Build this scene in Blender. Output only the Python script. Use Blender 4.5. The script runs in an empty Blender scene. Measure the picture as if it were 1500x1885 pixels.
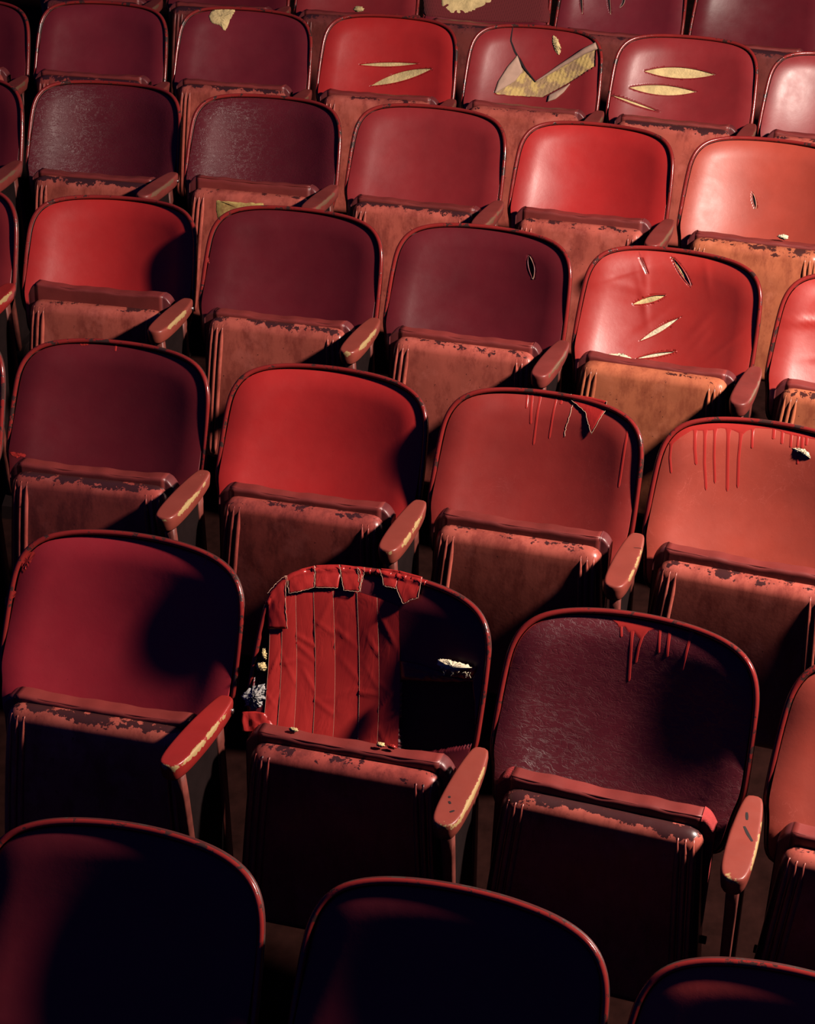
import bpy, math, random
import numpy as np
from mathutils import Matrix, Vector

random.seed(7)
scene = bpy.context.scene
COL = scene.collection
ZB = 0.62                                    # arm height over the floor

# ------------------------------------------------------------------ camera
F_PX, SHX, SHY = 3196.85, 116.80, 77.15
cam_data = bpy.data.cameras.new('camera')
cam = bpy.data.objects.new('camera', cam_data)
COL.objects.link(cam)
cam_data.sensor_fit = 'VERTICAL'
cam_data.sensor_height = 24.0
cam_data.lens = F_PX * 24.0 / 1885.0
cam_data.shift_x = -SHX / 1885.0
cam_data.shift_y = SHY / 1885.0
cam_data.clip_start = 0.05
YAW, PITCH, ROLL = 0.173234, -0.524608, 0.029941
fwd = Vector((-math.sin(YAW) * math.cos(PITCH), math.cos(YAW) * math.cos(PITCH), math.sin(PITCH)))
r0 = Vector((math.cos(YAW), math.sin(YAW), 0))
u0 = r0.cross(fwd)
rt = r0 * math.cos(ROLL) + u0 * math.sin(ROLL)
up = u0 * math.cos(ROLL) - r0 * math.sin(ROLL)
M = Matrix((rt, up, -fwd)).transposed().to_4x4()
M.translation = Vector((1.529936, -2.766326, 2.023337 + ZB))
cam.matrix_world = M
scene.camera = cam
scene.cycles.diffuse_bounces = 0

# ------------------------------------------------------------------ world, lights, exposure
world = bpy.data.worlds.new('dim_hall')
scene.world = world
world.use_nodes = True
bg = world.node_tree.nodes['Background']
bg.inputs['Color'].default_value = (0.014, 0.020, 0.15, 1)
bg.inputs['Strength'].default_value = 0.42


def spot(name, loc, target, power, radius, color, angle, blend):
    l = bpy.data.lights.new(name, 'SPOT')
    l.energy = power
    l.shadow_soft_size = radius
    l.color = color
    l.spot_size = math.radians(angle)
    l.spot_blend = blend
    o = bpy.data.objects.new(name, l)
    COL.objects.link(o)
    o.location = loc
    o.rotation_euler = (Vector(target) - Vector(loc)).to_track_quat('-Z', 'Y').to_euler()
    return o


KEY = (3.6, 0.56, ZB + 2.45)
spot('stage_lamp', KEY, (0.2, 1.9, ZB + 0.1), 1200, 0.13, (1.0, 0.84, 0.73), 120, 0.4)

vs = scene.view_settings
vs.view_transform = 'Standard'
vs.look = 'None'
vs.exposure = -0.15
vs.gamma = 1.0
vs.use_curve_mapping = False

# ------------------------------------------------------------------ row layout
PITCH_S, DEPTH, RISE, CURV = 0.53, 0.786685, 0.079028, 0.0805253
DD, DH = 0.0081029, 0.0012744
RI = {'O': -1, 'A': 0, 'B': 1, 'C': 2, 'D': 3, 'E': 4, 'F': 5}
OFF = {'O': 0.605048, 'A': 0.296466, 'B': -0.015478, 'C': -0.317666, 'D': -0.639476, 'E': -0.96379, 'F': -1.28379}
RCL, YB = 0.43, 0.0386


def curve_place(s, y, z):
    k = CURV / (1 + CURV * y)
    th = s * k
    R = 1 / k
    return Vector((math.sin(th) * R, y - R + math.cos(th) * R, z)), th


def place(row, i):
    j = RI[row]
    return curve_place(i * PITCH_S + OFF[row], j * DEPTH + DD * j * j, ZB + j * RISE + DH * j * j)


SEATOFF = {"A0":[0.0148,0.0036,0.0296,1.0277],"A1":[0.0082,-0.0,0.0356,0.972],"A2":[-0.0037,0.0016,-0.0011,1.0123],"B0":[-0.0007,-0.0102,0.0302,1.0158],"B1":[0.0089,-0.0158,0.0312,1.0252],"B2":[0.0019,-0.0082,0.0132,0.9924],"B3":[-0.0032,-0.0016,-0.0,1.0302],"C0":[0.0124,-0.0074,0.0125,1.0174],"C1":[0.0062,0.0021,0.0179,1.0391],"C2":[0.0101,0.0057,0.0144,1.0257],"C3":[0.0031,0.0021,0.0128,0.9863],"D0":[0.0103,0.0039,0.0157,1.0251],"D1":[0.005,-0.0064,0.0097,1.0183],"D2":[0.0062,0.0028,0.0152,1.0178],"D3":[0.0063,-0.0034,0.0078,1.0086],"D4":[0.0157,0.0042,-0.0,1.0289],"E0":[0.0015,-0.0301,0.0095,0.995],"E1":[0.0022,-0.0222,0.0169,1.0243],"E2":[0.0078,-0.0117,0.0046,1.0173],"E3":[0.0057,-0.0084,0.002,0.985],"E4":[0.0062,0.0007,-0.0059,1.0266],"O0":[-0.0175,-0.0094,-0.0009,1.0289],"O1":[0.0218,0.001,0.0007,1.0313],"O2":[0.03,-0.0092,-0.0002,1.0299]}
ARMOFF = {"A0":[0.0028,0.0189,0.12],"A1":[0.0052,-0.0181,0.024],"A2":[0.0031,0.0141,-0.021],"B0":[0.0126,-0.0198,0.06],"B1":[0.019,-0.0248,0.046],"B2":[0.005,-0.023,0.016],"C0":[-0.0078,0.012,0.058],"C1":[0.0055,0.006,0.052],"C2":[0.0065,0.0084,0.067],"C3":[-0.0042,0.012,0.036],"D0":[-0.0042,-0.005,0.115],"D1":[-0.0058,0.022,0.096],"D2":[-0.0016,0.012,0.066],"D3":[0.0042,0.012,0.058]}
DET = {"E1":{"foam":[[[-0.1473,0.2454],[-0.1373,0.2584],[-0.1145,0.2654],[-0.0866,0.2717],[-0.0608,0.2736],[-0.0626,0.2511],[-0.0728,0.2257],[-0.0773,0.2009],[-0.0891,0.182],[-0.1026,0.2057],[-0.1279,0.2044],[-0.1434,0.2217]]]},"E2":{"slash":[[[-0.112,0.0897],[0.1086,0.1115],[-0.0061,0.1104],[-0.0041,0.093]],[[-0.0607,0.0184],[0.1602,0.0956],[0.0416,0.0788],[0.054,0.0461]]]},"E3":{"void":[[[-0.0626,0.1563],[-0.0327,0.1146],[0.0015,0.0831],[0.0849,0.1393],[0.1698,0.1981],[0.2109,0.2166],[0.2186,0.1464],[0.1332,0.0887],[0.0351,0.0272],[-0.0591,0.0243],[-0.1359,0.0212],[-0.1074,0.0887]]],"slit":[[[-0.1051,0.2651],[-0.1036,0.2132],[-0.0847,0.1775],[-0.0439,0.125],[0.0018,0.0811]]],"rollflap":[[[0.0018,0.0811],[0.0843,0.144],[0.1694,0.2009],[0.21,0.2232]]],"leftflap":[[[-0.0734,0.1646],[-0.0473,0.1131],[-0.0713,0.0737],[-0.1359,0.0212],[-0.1283,0.0664],[-0.1022,0.123]]],"hangflap":[[[0.0579,0.0121],[0.0593,0.0348],[0.0966,0.0583],[0.1343,0.0811],[0.1134,0.0494],[0.0866,0.0237]]],"foam":[[[0.0424,0.2459],[0.0559,0.2438],[0.0691,0.2284],[0.0846,0.1961],[0.0761,0.1749],[0.0579,0.1976],[0.0455,0.2224]]]},"E4":{"slash":[[[-0.1432,0.1382],[0.1005,0.1497],[-0.0281,0.1675],[-0.0226,0.1269]],[[-0.1839,0.075],[0.0436,0.0872],[-0.0744,0.1004],[-0.069,0.0629]],[[-0.2471,0.0433],[-0.0647,0.0045],[-0.164,0.0302],[-0.1604,0.0182]]]},"D4":{"slash":[[[-0.0497,0.1093],[-0.032,0.0598],[-0.0455,0.0832],[-0.036,0.0844]]]},"C2":{"slash":[[[0.1143,0.2122],[0.1365,0.1462],[0.1172,0.1813],[0.1346,0.1802]]]},"C3":{"slash":[[[-0.1152,0.2566],[-0.0797,0.197],[-0.1004,0.2281],[-0.0971,0.2286]],[[-0.0279,0.2584],[0.0434,0.1798],[0.0038,0.2162],[0.0148,0.2226]],[[-0.1092,0.1128],[-0.0216,0.1515],[-0.0674,0.1423],[-0.0596,0.1253]],[[-0.0726,0.0177],[0.0278,0.0992],[-0.029,0.064],[-0.0182,0.0517]],[[-0.0722,-0.0296],[0.0351,0.0062],[-0.0231,-0.0062],[-0.0183,-0.0175]]],"foam":[[[-0.1828,-0.0483],[-0.1592,-0.0359],[-0.1281,-0.0234],[-0.1039,-0.0231],[-0.0777,-0.0315],[-0.1238,-0.0452]]]},"B2":{"vtape":[[[0.0452,0.2807],[0.0929,0.2809],[0.1344,0.2771],[0.1343,0.2559],[0.1122,0.196],[0.0876,0.2447],[0.0458,0.2684]]],"crack":[[[0.0531,0.2588],[0.0528,0.2331],[0.0483,0.211],[0.0466,0.1799]]],"drip":[[[-0.0591,0.2637],[-0.0543,0.2321]],[[-0.0476,0.2654],[-0.038,0.1972]],[[-0.0276,0.2662],[-0.0241,0.1497]],[[0.0114,0.2698],[0.0112,0.1702]],[[0.0247,0.2696],[0.0246,0.2538]],[[0.1974,0.2399],[0.197,0.1702],[0.1982,0.0848]]]},"B3":{"band":[[[-0.2287,0.1984],[-0.2186,0.1904],[-0.2012,0.2124],[-0.1802,0.2312],[-0.1567,0.2341],[-0.1392,0.2378],[-0.1194,0.2465],[-0.1103,0.2464],[-0.0919,0.2455],[-0.0694,0.2386],[-0.062,0.2494],[-0.0451,0.2585],[-0.0089,0.2621],[0.0035,0.2615],[0.0227,0.2567],[0.0414,0.255],[0.0753,0.2541],[0.1275,0.2532]]],"drip":[[[-0.2196,0.1967],[-0.2167,0.1619],[-0.2082,0.1273]],[[-0.1736,0.2329],[-0.1662,0.1893],[-0.1579,0.1547]],[[-0.1517,0.2349],[-0.1408,0.1613],[-0.1275,0.1007]],[[-0.131,0.2398],[-0.1226,0.1803],[-0.1111,0.1195]],[[-0.1021,0.2445],[-0.0913,0.1694],[-0.0817,0.106]],[[-0.0737,0.2427],[-0.0695,0.1858],[-0.0605,0.1173]],[[-0.0509,0.2528],[-0.0442,0.2117]],[[-0.0051,0.2633],[-0.0016,0.24]],[[0.0144,0.2601],[0.0184,0.2322]],[[0.0349,0.2571],[0.0389,0.2276]],[[0.051,0.2565],[0.053,0.2315]],[[0.0593,0.2579],[0.0634,0.23]],[[0.0694,0.2563],[0.0719,0.2378]],[[0.058,0.2069],[0.06,0.1929]]],"foam":[[[0.0409,0.2263],[0.0581,0.2285],[0.0704,0.228],[0.081,0.2203],[0.0864,0.2098],[0.0761,0.2125],[0.063,0.2173]]]},"A2":{"band":[[[-0.2344,0.1894],[-0.2031,0.2265],[-0.1629,0.2496],[-0.111,0.259],[-0.0663,0.2616],[-0.0491,0.2529],[-0.0436,0.2468],[-0.0327,0.2501],[-0.0244,0.2409],[-0.0132,0.2429],[0.0027,0.2295],[0.0133,0.2501],[0.0239,0.2558],[0.0357,0.2543],[0.0442,0.2592],[0.0559,0.2583],[0.0646,0.2623],[0.081,0.2609],[0.0975,0.2597],[0.1087,0.262],[0.1318,0.2623],[0.148,0.2626]]],"drip":[[[-0.0415,0.2542],[-0.0355,0.23]],[[-0.0175,0.2468],[-0.0128,0.1985],[-0.008,0.1469]],[[0.005,0.2439],[0.0003,0.215],[-0.0005,0.1849]],[[0.0345,0.2564],[0.0405,0.2124]],[[0.0533,0.2601],[0.0571,0.2074]],[[0.0957,0.2616],[0.0924,0.2193],[0.0905,0.1878]]]},"B0":{"drip":[[[-0.0192,0.2721],[-0.017,0.2533]]],"smear":[[[-0.107,0.2615],[-0.0855,0.2644],[-0.0869,0.2605],[-0.0976,0.2575],[-0.105,0.2588]],[[-0.236,-0.0221],[-0.2153,-0.0239],[-0.1946,-0.0231],[-0.195,-0.0333],[-0.2056,-0.0309],[-0.2128,-0.0367],[-0.2269,-0.0321]]]},"A0":{"smear":[[[-0.253,0.117],[-0.2384,0.13],[-0.2313,0.1233],[-0.2419,0.1031],[-0.2455,0.0687]],[[-0.2298,0.207],[-0.2046,0.216],[-0.2094,0.1983],[-0.2227,0.1669],[-0.2281,0.1731]]],"drip":[[[0.1427,0.2571],[0.1415,0.2418]]]},"C1":{"smear":[[[-0.2432,0.1155],[-0.2374,0.1091],[-0.2326,0.09],[-0.238,0.0921]]]},"A1":{"strip":[[[-0.2309,0.186],[-0.2083,0.1893],[-0.1674,-0.0716],[-0.1956,-0.0702]],[[-0.2101,0.2024],[-0.1841,0.208],[-0.1348,-0.0729],[-0.1674,-0.0716]],[[-0.1841,0.208],[-0.1492,0.2143],[-0.0954,-0.0737],[-0.1348,-0.0729]],[[-0.1495,0.216],[-0.1117,0.2231],[-0.0542,-0.0738],[-0.0954,-0.0737]],[[-0.1118,0.2239],[-0.0631,0.2304],[-0.0011,-0.0728],[-0.0542,-0.0738]],[[-0.0631,0.2304],[-0.02,0.2257],[0.0409,-0.0711],[-0.0011,-0.0728]],[[-0.02,0.2257],[0.0286,0.2171],[0.0863,-0.0683],[0.0409,-0.0711]]],"wrap":[[[-0.2386,0.1984],[-0.2249,0.2212],[-0.2089,0.2401],[-0.2002,0.1958],[-0.1865,0.1351],[-0.2256,0.1277]],[[-0.2074,0.2412],[-0.1829,0.2573],[-0.1572,0.268],[-0.1484,0.2261],[-0.1704,0.2146],[-0.1959,0.2063]],[[-0.158,0.2679],[-0.1324,0.2733],[-0.1082,0.2773],[-0.1034,0.2602],[-0.102,0.2314],[-0.1476,0.2262]],[[-0.1091,0.2771],[-0.0894,0.2782],[-0.0693,0.2772],[-0.0594,0.2633],[-0.0571,0.2324],[-0.0883,0.2288],[-0.1022,0.2582]],[[-0.0716,0.2777],[-0.0576,0.2801],[-0.0566,0.2571],[-0.0552,0.2318],[-0.0629,0.2515]],[[-0.0259,0.2836],[-0.0045,0.2857],[0.015,0.2858],[0.0162,0.2513],[-0.0091,0.2518]],[[0.013,0.2863],[0.0377,0.2848],[0.0656,0.2832],[0.068,0.2419],[0.0513,0.2341],[0.0396,0.2246],[0.0156,0.2547]]],"foam":[[[0.1342,0.1285],[0.1439,0.1374],[0.166,0.1384],[0.1908,0.1388],[0.2188,0.1364],[0.1975,0.13],[0.1752,0.1164],[0.15,0.1181]],[[-0.2407,0.0521],[-0.235,0.0581],[-0.2178,0.0594],[-0.2139,0.0423],[-0.2356,0.0395]],[[-0.2325,0.0863],[-0.227,0.0892],[-0.2209,0.0767],[-0.2206,0.0612],[-0.2273,0.067]]],"scrap":[[[0.1652,0.1042],[0.1882,0.1263],[0.2204,0.136],[0.2183,0.121],[0.2098,0.1061],[0.1847,0.1065]],[[0.0493,0.1095],[0.0825,0.1122],[0.142,0.1082],[0.1678,0.1036],[0.2147,0.1069],[0.1557,0.0896],[0.061,0.0743]]],"void":[[[0.0568,0.0712],[0.1369,0.085],[0.2151,0.1049],[0.2296,0.0612],[0.2459,-0.0127],[0.1678,-0.0449],[0.0902,-0.0683],[0.0717,0.0]]],"lump":[[[-0.2521,-0.0169],[-0.246,0.0011],[-0.2302,0.0117],[-0.2089,0.0166],[-0.2028,-0.0088],[-0.2079,-0.0267],[-0.2237,-0.0373],[-0.2407,-0.0328]]],"gap":[[[-0.2426,0.0562],[-0.2426,0.1317],[-0.2361,0.1862],[-0.2263,0.1294],[-0.2089,0.0166],[-0.2356,0.0089]]],"corner":[[[-0.2457,-0.0441],[-0.2213,-0.0391],[-0.2003,-0.0387],[-0.1695,-0.0668],[-0.1633,-0.0745],[-0.2362,-0.0814]]]},"F3":{"corduroy":[[[-0.2702,0.1362],[0.2354,0.1816],[0.2532,0.0107],[-0.2416,-0.0062]]],"foam":[[[-0.203,0.1276],[-0.0014,0.1532],[0.0218,0.091],[-0.0213,0.0568],[-0.0808,0.0238],[-0.1737,0.0149]]]},"F4":{"slash":[[[-0.1689,0.1498],[-0.1489,0.0529],[-0.1667,0.1037],[-0.1567,0.1054]],[[-0.065,0.1644],[-0.0421,0.0653],[-0.0627,0.1185],[-0.0524,0.1197]],[[-0.0088,0.1704],[-0.0129,0.0963],[-0.0065,0.1245],[0.004,0.1254]]]},"E0":{"speck":[[[-0.2151,0.0475],[-0.211,0.0431]]]}}
SAG = {"C0": 0.094, "C1": 0.062, "C2": 0.07, "C3": 0.08, "C4": 0.066, "D0": 0.096, "D1": 0.082, "D2": 0.066, "D3": 0.082, "D4": 0.085, "E0": 0.06, "E1": 0.06, "E2": 0.062, "E3": 0.07, "E4": 0.07, "E5": 0.085, "B0": 0.06, "B1": 0.06, "B2": 0.055, "B3": 0.055, "A0": 0.062, "A1": 0.066, "A2": 0.06, "A3": 0.06, "O0": 0.046, "O1": 0.03, "O2": 0.04}
ROWZ = {'F': -.03, 'E': -.012, 'D': -.006, 'C': -.003, 'B': -.009, 'A': .01, 'O': .008}

# ------------------------------------------------------------------ object helpers


def mesh(name, verts, faces, mat, parent=None, mw=None, smooth=True):
    me = bpy.data.meshes.new(name)
    me.from_pydata([tuple(map(float, v)) for v in verts], [], [tuple(int(a) for a in f) for f in faces])
    if smooth:
        me.polygons.foreach_set('use_smooth', [True] * len(me.polygons))
    me.materials.append(mat)
    me.update()
    return link(name, me, parent, mw)


def link(name, me, parent=None, mw=None):
    o = bpy.data.objects.new(name, me)
    COL.objects.link(o)
    if parent is not None:
        o.parent = parent
    if mw is not None:
        o.matrix_local = mw
    return o


def ring_faces(n, rings, closed=True, start=0):
    F = []
    m = n if closed else n - 1
    for k in range(rings - 1):
        a = start + k * n
        b = a + n
        for i in range(m):
            i2 = (i + 1) % n
            F.append((a + i, a + i2, b + i2, b + i))
    return F


def tube(path, rad, seg=8, closed=False, caps=True, flat=1.0):
    """tube along a 3D path; rad is a number or a list"""
    P = np.asarray(path, float)
    n = len(P)
    R = np.full(n, rad) if np.isscalar(rad) else np.asarray(rad, float)
    if closed:
        T = np.roll(P, -1, 0) - np.roll(P, 1, 0)
    else:
        T = np.gradient(P, axis=0)
    T /= np.linalg.norm(T, axis=1)[:, None] + 1e-12
    ref = np.array([0, 1.0, 0]) if abs(T[:, 1]).mean() < 0.8 else np.array([0, 0, 1.0])
    A = np.cross(T, ref)
    A /= np.linalg.norm(A, axis=1)[:, None] + 1e-12
    B = np.cross(A, T)
    an = np.linspace(0, 2 * np.pi, seg, endpoint=False)
    V = (P[:, None] + R[:, None, None] * (np.cos(an)[None, :, None] * A[:, None] + flat * np.sin(an)[None, :, None] * B[:, None])).reshape(-1, 3)
    F = []
    m = n if closed else n - 1
    for k in range(m):
        a = k * seg
        b = ((k + 1) % n) * seg
        for i in range(seg):
            F.append((a + i, b + i, b + (i + 1) % seg, a + (i + 1) % seg))
    if caps and not closed:
        F.append(tuple(range(seg)))
        F.append(tuple(range((n - 1) * seg, n * seg))[::-1])
    return V, F


def join(parts):
    V, F = [], []
    for v, f in parts:
        o = len(V)
        V += [tuple(p) for p in v]
        F += [tuple(a + o for a in q) for q in f]
    return V, F


def resample(P, n, closed=False):
    P = np.asarray(P, float)
    if closed:
        P = np.vstack([P, P[:1]])
    L = np.r_[0, np.cumsum(np.linalg.norm(np.diff(P, axis=0), axis=1))]
    t = np.linspace(0, L[-1], n + 1)[:-1] if closed else np.linspace(0, L[-1], n)
    return np.stack([np.interp(t, L, P[:, k]) for k in range(P.shape[1])], 1)


def smooth_closed(P, it=1):
    P = np.asarray(P, float)
    for _ in range(it):
        Q = np.empty((len(P) * 2, P.shape[1]))
        N = np.roll(P, -1, 0)
        Q[0::2] = .75 * P + .25 * N
        Q[1::2] = .25 * P + .75 * N
        P = Q
    return P


def poly_inset(P, d):
    """move each vertex of a closed CCW polygon inwards by d"""
    T = np.roll(P, -1, 0) - np.roll(P, 1, 0)
    T /= np.linalg.norm(T, axis=1)[:, None] + 1e-12
    N = np.stack([-T[:, 1], T[:, 0]], 1)
    return P + N * d


def dist_poly(X, P):
    A = P
    B = np.roll(P, -1, 0)
    best = np.full(len(X), 1e9)
    for a, b in zip(A, B):
        ab = b - a
        t = np.clip(((X - a) @ ab) / (ab @ ab + 1e-15), 0, 1)
        best = np.minimum(best, np.linalg.norm(X - a - t[:, None] * ab, axis=1))
    return best


def inside(X, P):
    c = np.zeros(len(X), bool)
    j = len(P) - 1
    for i in range(len(P)):
        yi, yj = P[i, 1], P[j, 1]
        if yi != yj:
            cross = ((yi > X[:, 1]) != (yj > X[:, 1])) & (X[:, 0] < (P[j, 0] - P[i, 0]) * (X[:, 1] - yi) / (yj - yi) + P[i, 0])
            c ^= cross
        j = i
    return c


# ------------------------------------------------------------------ materials


class NT:
    def __init__(self, name):
        self.m = bpy.data.materials.new(name)
        self.m.use_nodes = True
        self.t = self.m.node_tree
        self.b = self.t.nodes['Principled BSDF']
        self.co = self.t.nodes.new('ShaderNodeTexCoord').outputs['Object']
        self.rnd = self.t.nodes.new('ShaderNodeObjectInfo').outputs['Random']
        off = self.node('ShaderNodeCombineXYZ')
        for k in range(3):
            self.put(off.inputs[k], self.math('MULTIPLY', self.rnd, 17.3 + 9.1 * k))
        ad = self.node('ShaderNodeVectorMath', operation='ADD')
        self.put(ad.inputs[0], self.co)
        self.put(ad.inputs[1], off.outputs[0])
        self.p = ad.outputs[0]

    def node(self, ty, **kw):
        n = self.t.nodes.new(ty)
        for k, v in kw.items():
            setattr(n, k, v)
        return n

    def put(self, sock, v):
        if isinstance(v, bpy.types.NodeSocket):
            self.t.links.new(v, sock)
        elif isinstance(v, (tuple, list)) and len(v) == 3 and sock.type == 'RGBA':
            sock.default_value = (*v, 1)
        else:
            sock.default_value = v

    def math(self, op, a, b=0.0, c=None, clamp=False):
        n = self.node('ShaderNodeMath', operation=op, use_clamp=clamp)
        self.put(n.inputs[0], a)
        self.put(n.inputs[1], b)
        if c is not None:
            self.put(n.inputs[2], c)
        return n.outputs[0]

    def noise(self, scale, detail=4, rough=.55, vec=None, dist=0.0, stretch=None):
        v = self.p if vec is None else vec
        if stretch:
            mp = self.node('ShaderNodeMapping')
            self.put(mp.inputs['Vector'], v)
            mp.inputs['Scale'].default_value = stretch
            v = mp.outputs[0]
        n = self.node('ShaderNodeTexNoise')
        self.put(n.inputs['Vector'], v)
        n.inputs['Scale'].default_value = scale
        n.inputs['Detail'].default_value = detail
        n.inputs['Roughness'].default_value = rough
        n.inputs['Distortion'].default_value = dist
        return n.outputs[0]

    def voronoi(self, scale, feature='DISTANCE_TO_EDGE', stretch=None):
        v = self.p
        if stretch:
            mp = self.node('ShaderNodeMapping')
            self.put(mp.inputs['Vector'], v)
            mp.inputs['Scale'].default_value = stretch
            v = mp.outputs[0]
        n = self.node('ShaderNodeTexVoronoi', feature=feature)
        self.put(n.inputs['Vector'], v)
        n.inputs['Scale'].default_value = scale
        return n.outputs['Distance']

    def ramp(self, v, lo, hi, a=0.0, b=1.0):
        n = self.node('ShaderNodeMapRange')
        n.clamp = True
        self.put(n.inputs[0], v)
        for k, q in enumerate((lo, hi, a, b)):
            self.put(n.inputs[1 + k], q)
        return n.outputs[0]

    def mix(self, f, a, b):
        n = self.node('ShaderNodeMix', data_type='RGBA')
        self.put(n.inputs[0], f)
        self.put(n.inputs[6], a)
        self.put(n.inputs[7], b)
        return n.outputs[2]

    def bump(self, h, strength=.3, dist=.001, prev=None):
        n = self.node('ShaderNodeBump')
        n.inputs['Strength'].default_value = strength
        n.inputs['Distance'].default_value = dist
        self.put(n.inputs['Height'], h)
        if prev is not None:
            self.put(n.inputs['Normal'], prev)
        return n.outputs[0]

    def xyz(self):
        n = self.node('ShaderNodeSeparateXYZ')
        self.put(n.inputs[0], self.co)
        return n.outputs

    def set(self, color=None, rough=None, metal=None, normal=None, spec=None, coat=None):
        for k, v in (('Base Color', color), ('Roughness', rough), ('Metallic', metal), ('Normal', normal), ('Specular IOR Level', spec), ('Coat Weight', coat)):
            if v is not None:
                self.put(self.b.inputs[k], v)
        return self.m


def leather(name, c, rough=.36, grain=0.0, var=.25, scratch=0.0, spec=.62):
    n = NT(name)
    dark = tuple(a * (1 - var) for a in c)
    lite = tuple(min(1, a * (1 + var * .6)) for a in c)
    col = n.mix(n.ramp(n.noise(7, 5), .3, .7), dark, lite)
    sp = n.ramp(n.noise(160, 2), .74, .78)
    col = n.mix(n.math('MULTIPLY', sp, .35), col, tuple(a * .35 for a in c))
    r = n.ramp(n.noise(18, 6), .3, .7, rough - .03, rough + .07)
    nm = n.bump(n.noise(45, 4), .12, .002)
    if grain:
        wr = n.noise(46, 5, .6, dist=1.4, stretch=(.8, .8, 1.5))
        line = n.ramp(n.math('ABSOLUTE', n.math('SUBTRACT', wr, .5)), 0, .045)
        nm = n.bump(line, grain * .34, .0012, nm)
        nm = n.bump(n.noise(230, 4, .6), grain * .36, .0006, nm)
    else:
        nm = n.bump(n.noise(420, 2), .06, .0006, nm)
    if scratch:
        s = n.noise(9, 8, .6, dist=2.5)
        line = n.ramp(n.math('ABSOLUTE', n.math('SUBTRACT', s, .5)), 0, .004, 1, 0)
        m2 = n.math('MULTIPLY', line, n.ramp(n.noise(5), .5, .6))
        col = n.mix(n.math('MULTIPLY', m2, scratch), col, tuple(min(1, a * 1.6 + .06) for a in c))
    return n.set(col, r, normal=nm, spec=spec)


def chipped(name, paint, under, rough=.35, zone=None, amount=.5, stains=None, var=.2, metal=0.0):
    """paint with chips showing what lies under it; zone: function(n) -> mask 0..1 raising the chips"""
    n = NT(name)
    col = n.mix(n.ramp(n.noise(9, 6), .3, .7), tuple(a * (1 - var) for a in paint), tuple(min(1, a * (1 + var)) for a in paint))
    if stains:
        st = n.ramp(n.noise(15, 9, .72, stretch=(1.3, 1, .55)), .47, .62)
        col = n.mix(n.math('MULTIPLY', st, .8), col, stains)
        pal = n.ramp(n.noise(11, 6, .6), .56, .68)
        col = n.mix(n.math('MULTIPLY', pal, .6), col, tuple(min(1, a * 1.25 + .03) for a in paint))
        dot = n.ramp(n.noise(70, 5, .7), .665, .69)
        col = n.mix(n.math('MULTIPLY', dot, .85), col, (.05, .015, .015))
    ch = n.math('ADD', n.math('MULTIPLY', n.noise(24, 3, .5), .55), n.math('MULTIPLY', n.noise(85, 6, .65), .45))
    z = zone(n) if zone else 0.0
    thr = n.math('SUBTRACT', amount, z)
    chip = n.ramp(n.math('SUBTRACT', ch, thr), 0, .02)
    col = n.mix(chip, col, under)
    nm = n.bump(n.math('SUBTRACT', 1.0, chip), .25, .0004)
    nm = n.bump(n.noise(120, 4), .10, .001, nm)
    rg = n.ramp(n.noise(25, 4), .3, .7, rough - .06, rough + .10)
    return n.set(col, rg, metal=metal, normal=nm)


def plain(name, c, rough=.5, bump_scale=0, bump=.3, metal=0.0, var=.2, dist=.001, stretch=None, spec=None):
    n = NT(name)
    col = n.mix(n.ramp(n.noise(22, 5), .3, .7), tuple(a * (1 - var) for a in c), tuple(min(1, a * (1 + var)) for a in c))
    nm = n.bump(n.noise(bump_scale, 5, stretch=stretch), bump, dist) if bump_scale else None
    return n.set(col, rough, metal=metal, normal=nm, spec=spec)


def rim_zone(n):
    x = n.xyz()
    lim = n.ramp(n.noise(6, 2), .3, .7, -.050, -.008)
    z = n.ramp(x[2], lim, -.002, 0.0, 1.0)
    return n.math('MULTIPLY', z, n.ramp(n.rnd, 0, 1, .18, .34))


def arm_zone(n):
    x = n.xyz()
    side = n.ramp(x[0], .0200, .0262, 0, .26)
    top = n.ramp(x[2], .000, .012)
    front = n.ramp(x[1], -.245, -.264, 0, .13)
    return n.math('MULTIPLY', n.math('MAXIMUM', side, front), top)


MAT = {}
RED = (.44, .022, .020)
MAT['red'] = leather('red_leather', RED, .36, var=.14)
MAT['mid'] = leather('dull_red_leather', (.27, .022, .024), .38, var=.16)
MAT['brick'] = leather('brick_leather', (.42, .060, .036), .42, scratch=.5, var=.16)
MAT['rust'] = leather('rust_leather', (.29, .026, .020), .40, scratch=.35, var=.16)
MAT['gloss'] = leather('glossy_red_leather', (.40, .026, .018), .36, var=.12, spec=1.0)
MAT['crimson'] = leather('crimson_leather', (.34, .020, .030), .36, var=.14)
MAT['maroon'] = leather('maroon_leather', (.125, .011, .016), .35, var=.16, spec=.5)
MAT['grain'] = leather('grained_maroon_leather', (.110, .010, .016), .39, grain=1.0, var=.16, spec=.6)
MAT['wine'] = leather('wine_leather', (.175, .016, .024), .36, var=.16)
MAT['scratched'] = leather('scratched_red_leather', (.26, .026, .028), .40, scratch=.9, var=.16)
MAT['cushion'] = leather('cushion_leather', (.23, .034, .029), .42, var=.3)
MAT['gusset'] = leather('gusset_leather', (.16, .030, .032), .40, var=.3)
MAT['knit'] = plain('red_woven_cloth', (.42, .035, .035), .85, 420, .9, dist=.002)
MAT['pan'] = chipped('pan_paint', (.50, .110, .078), (.060, .018, .018), .30, rim_zone, .74, stains=(.27, .050, .038))
MAT['pan_ochre'] = chipped('ochre_pan_paint', (.54, .155, .075), (.070, .020, .016), .30, rim_zone, .74, stains=(.33, .080, .042))
MAT['pan_dark'] = chipped('dark_pan_paint', (.40, .072, .056), (.055, .016, .018), .30, rim_zone, .72, stains=(.18, .034, .030))
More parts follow.
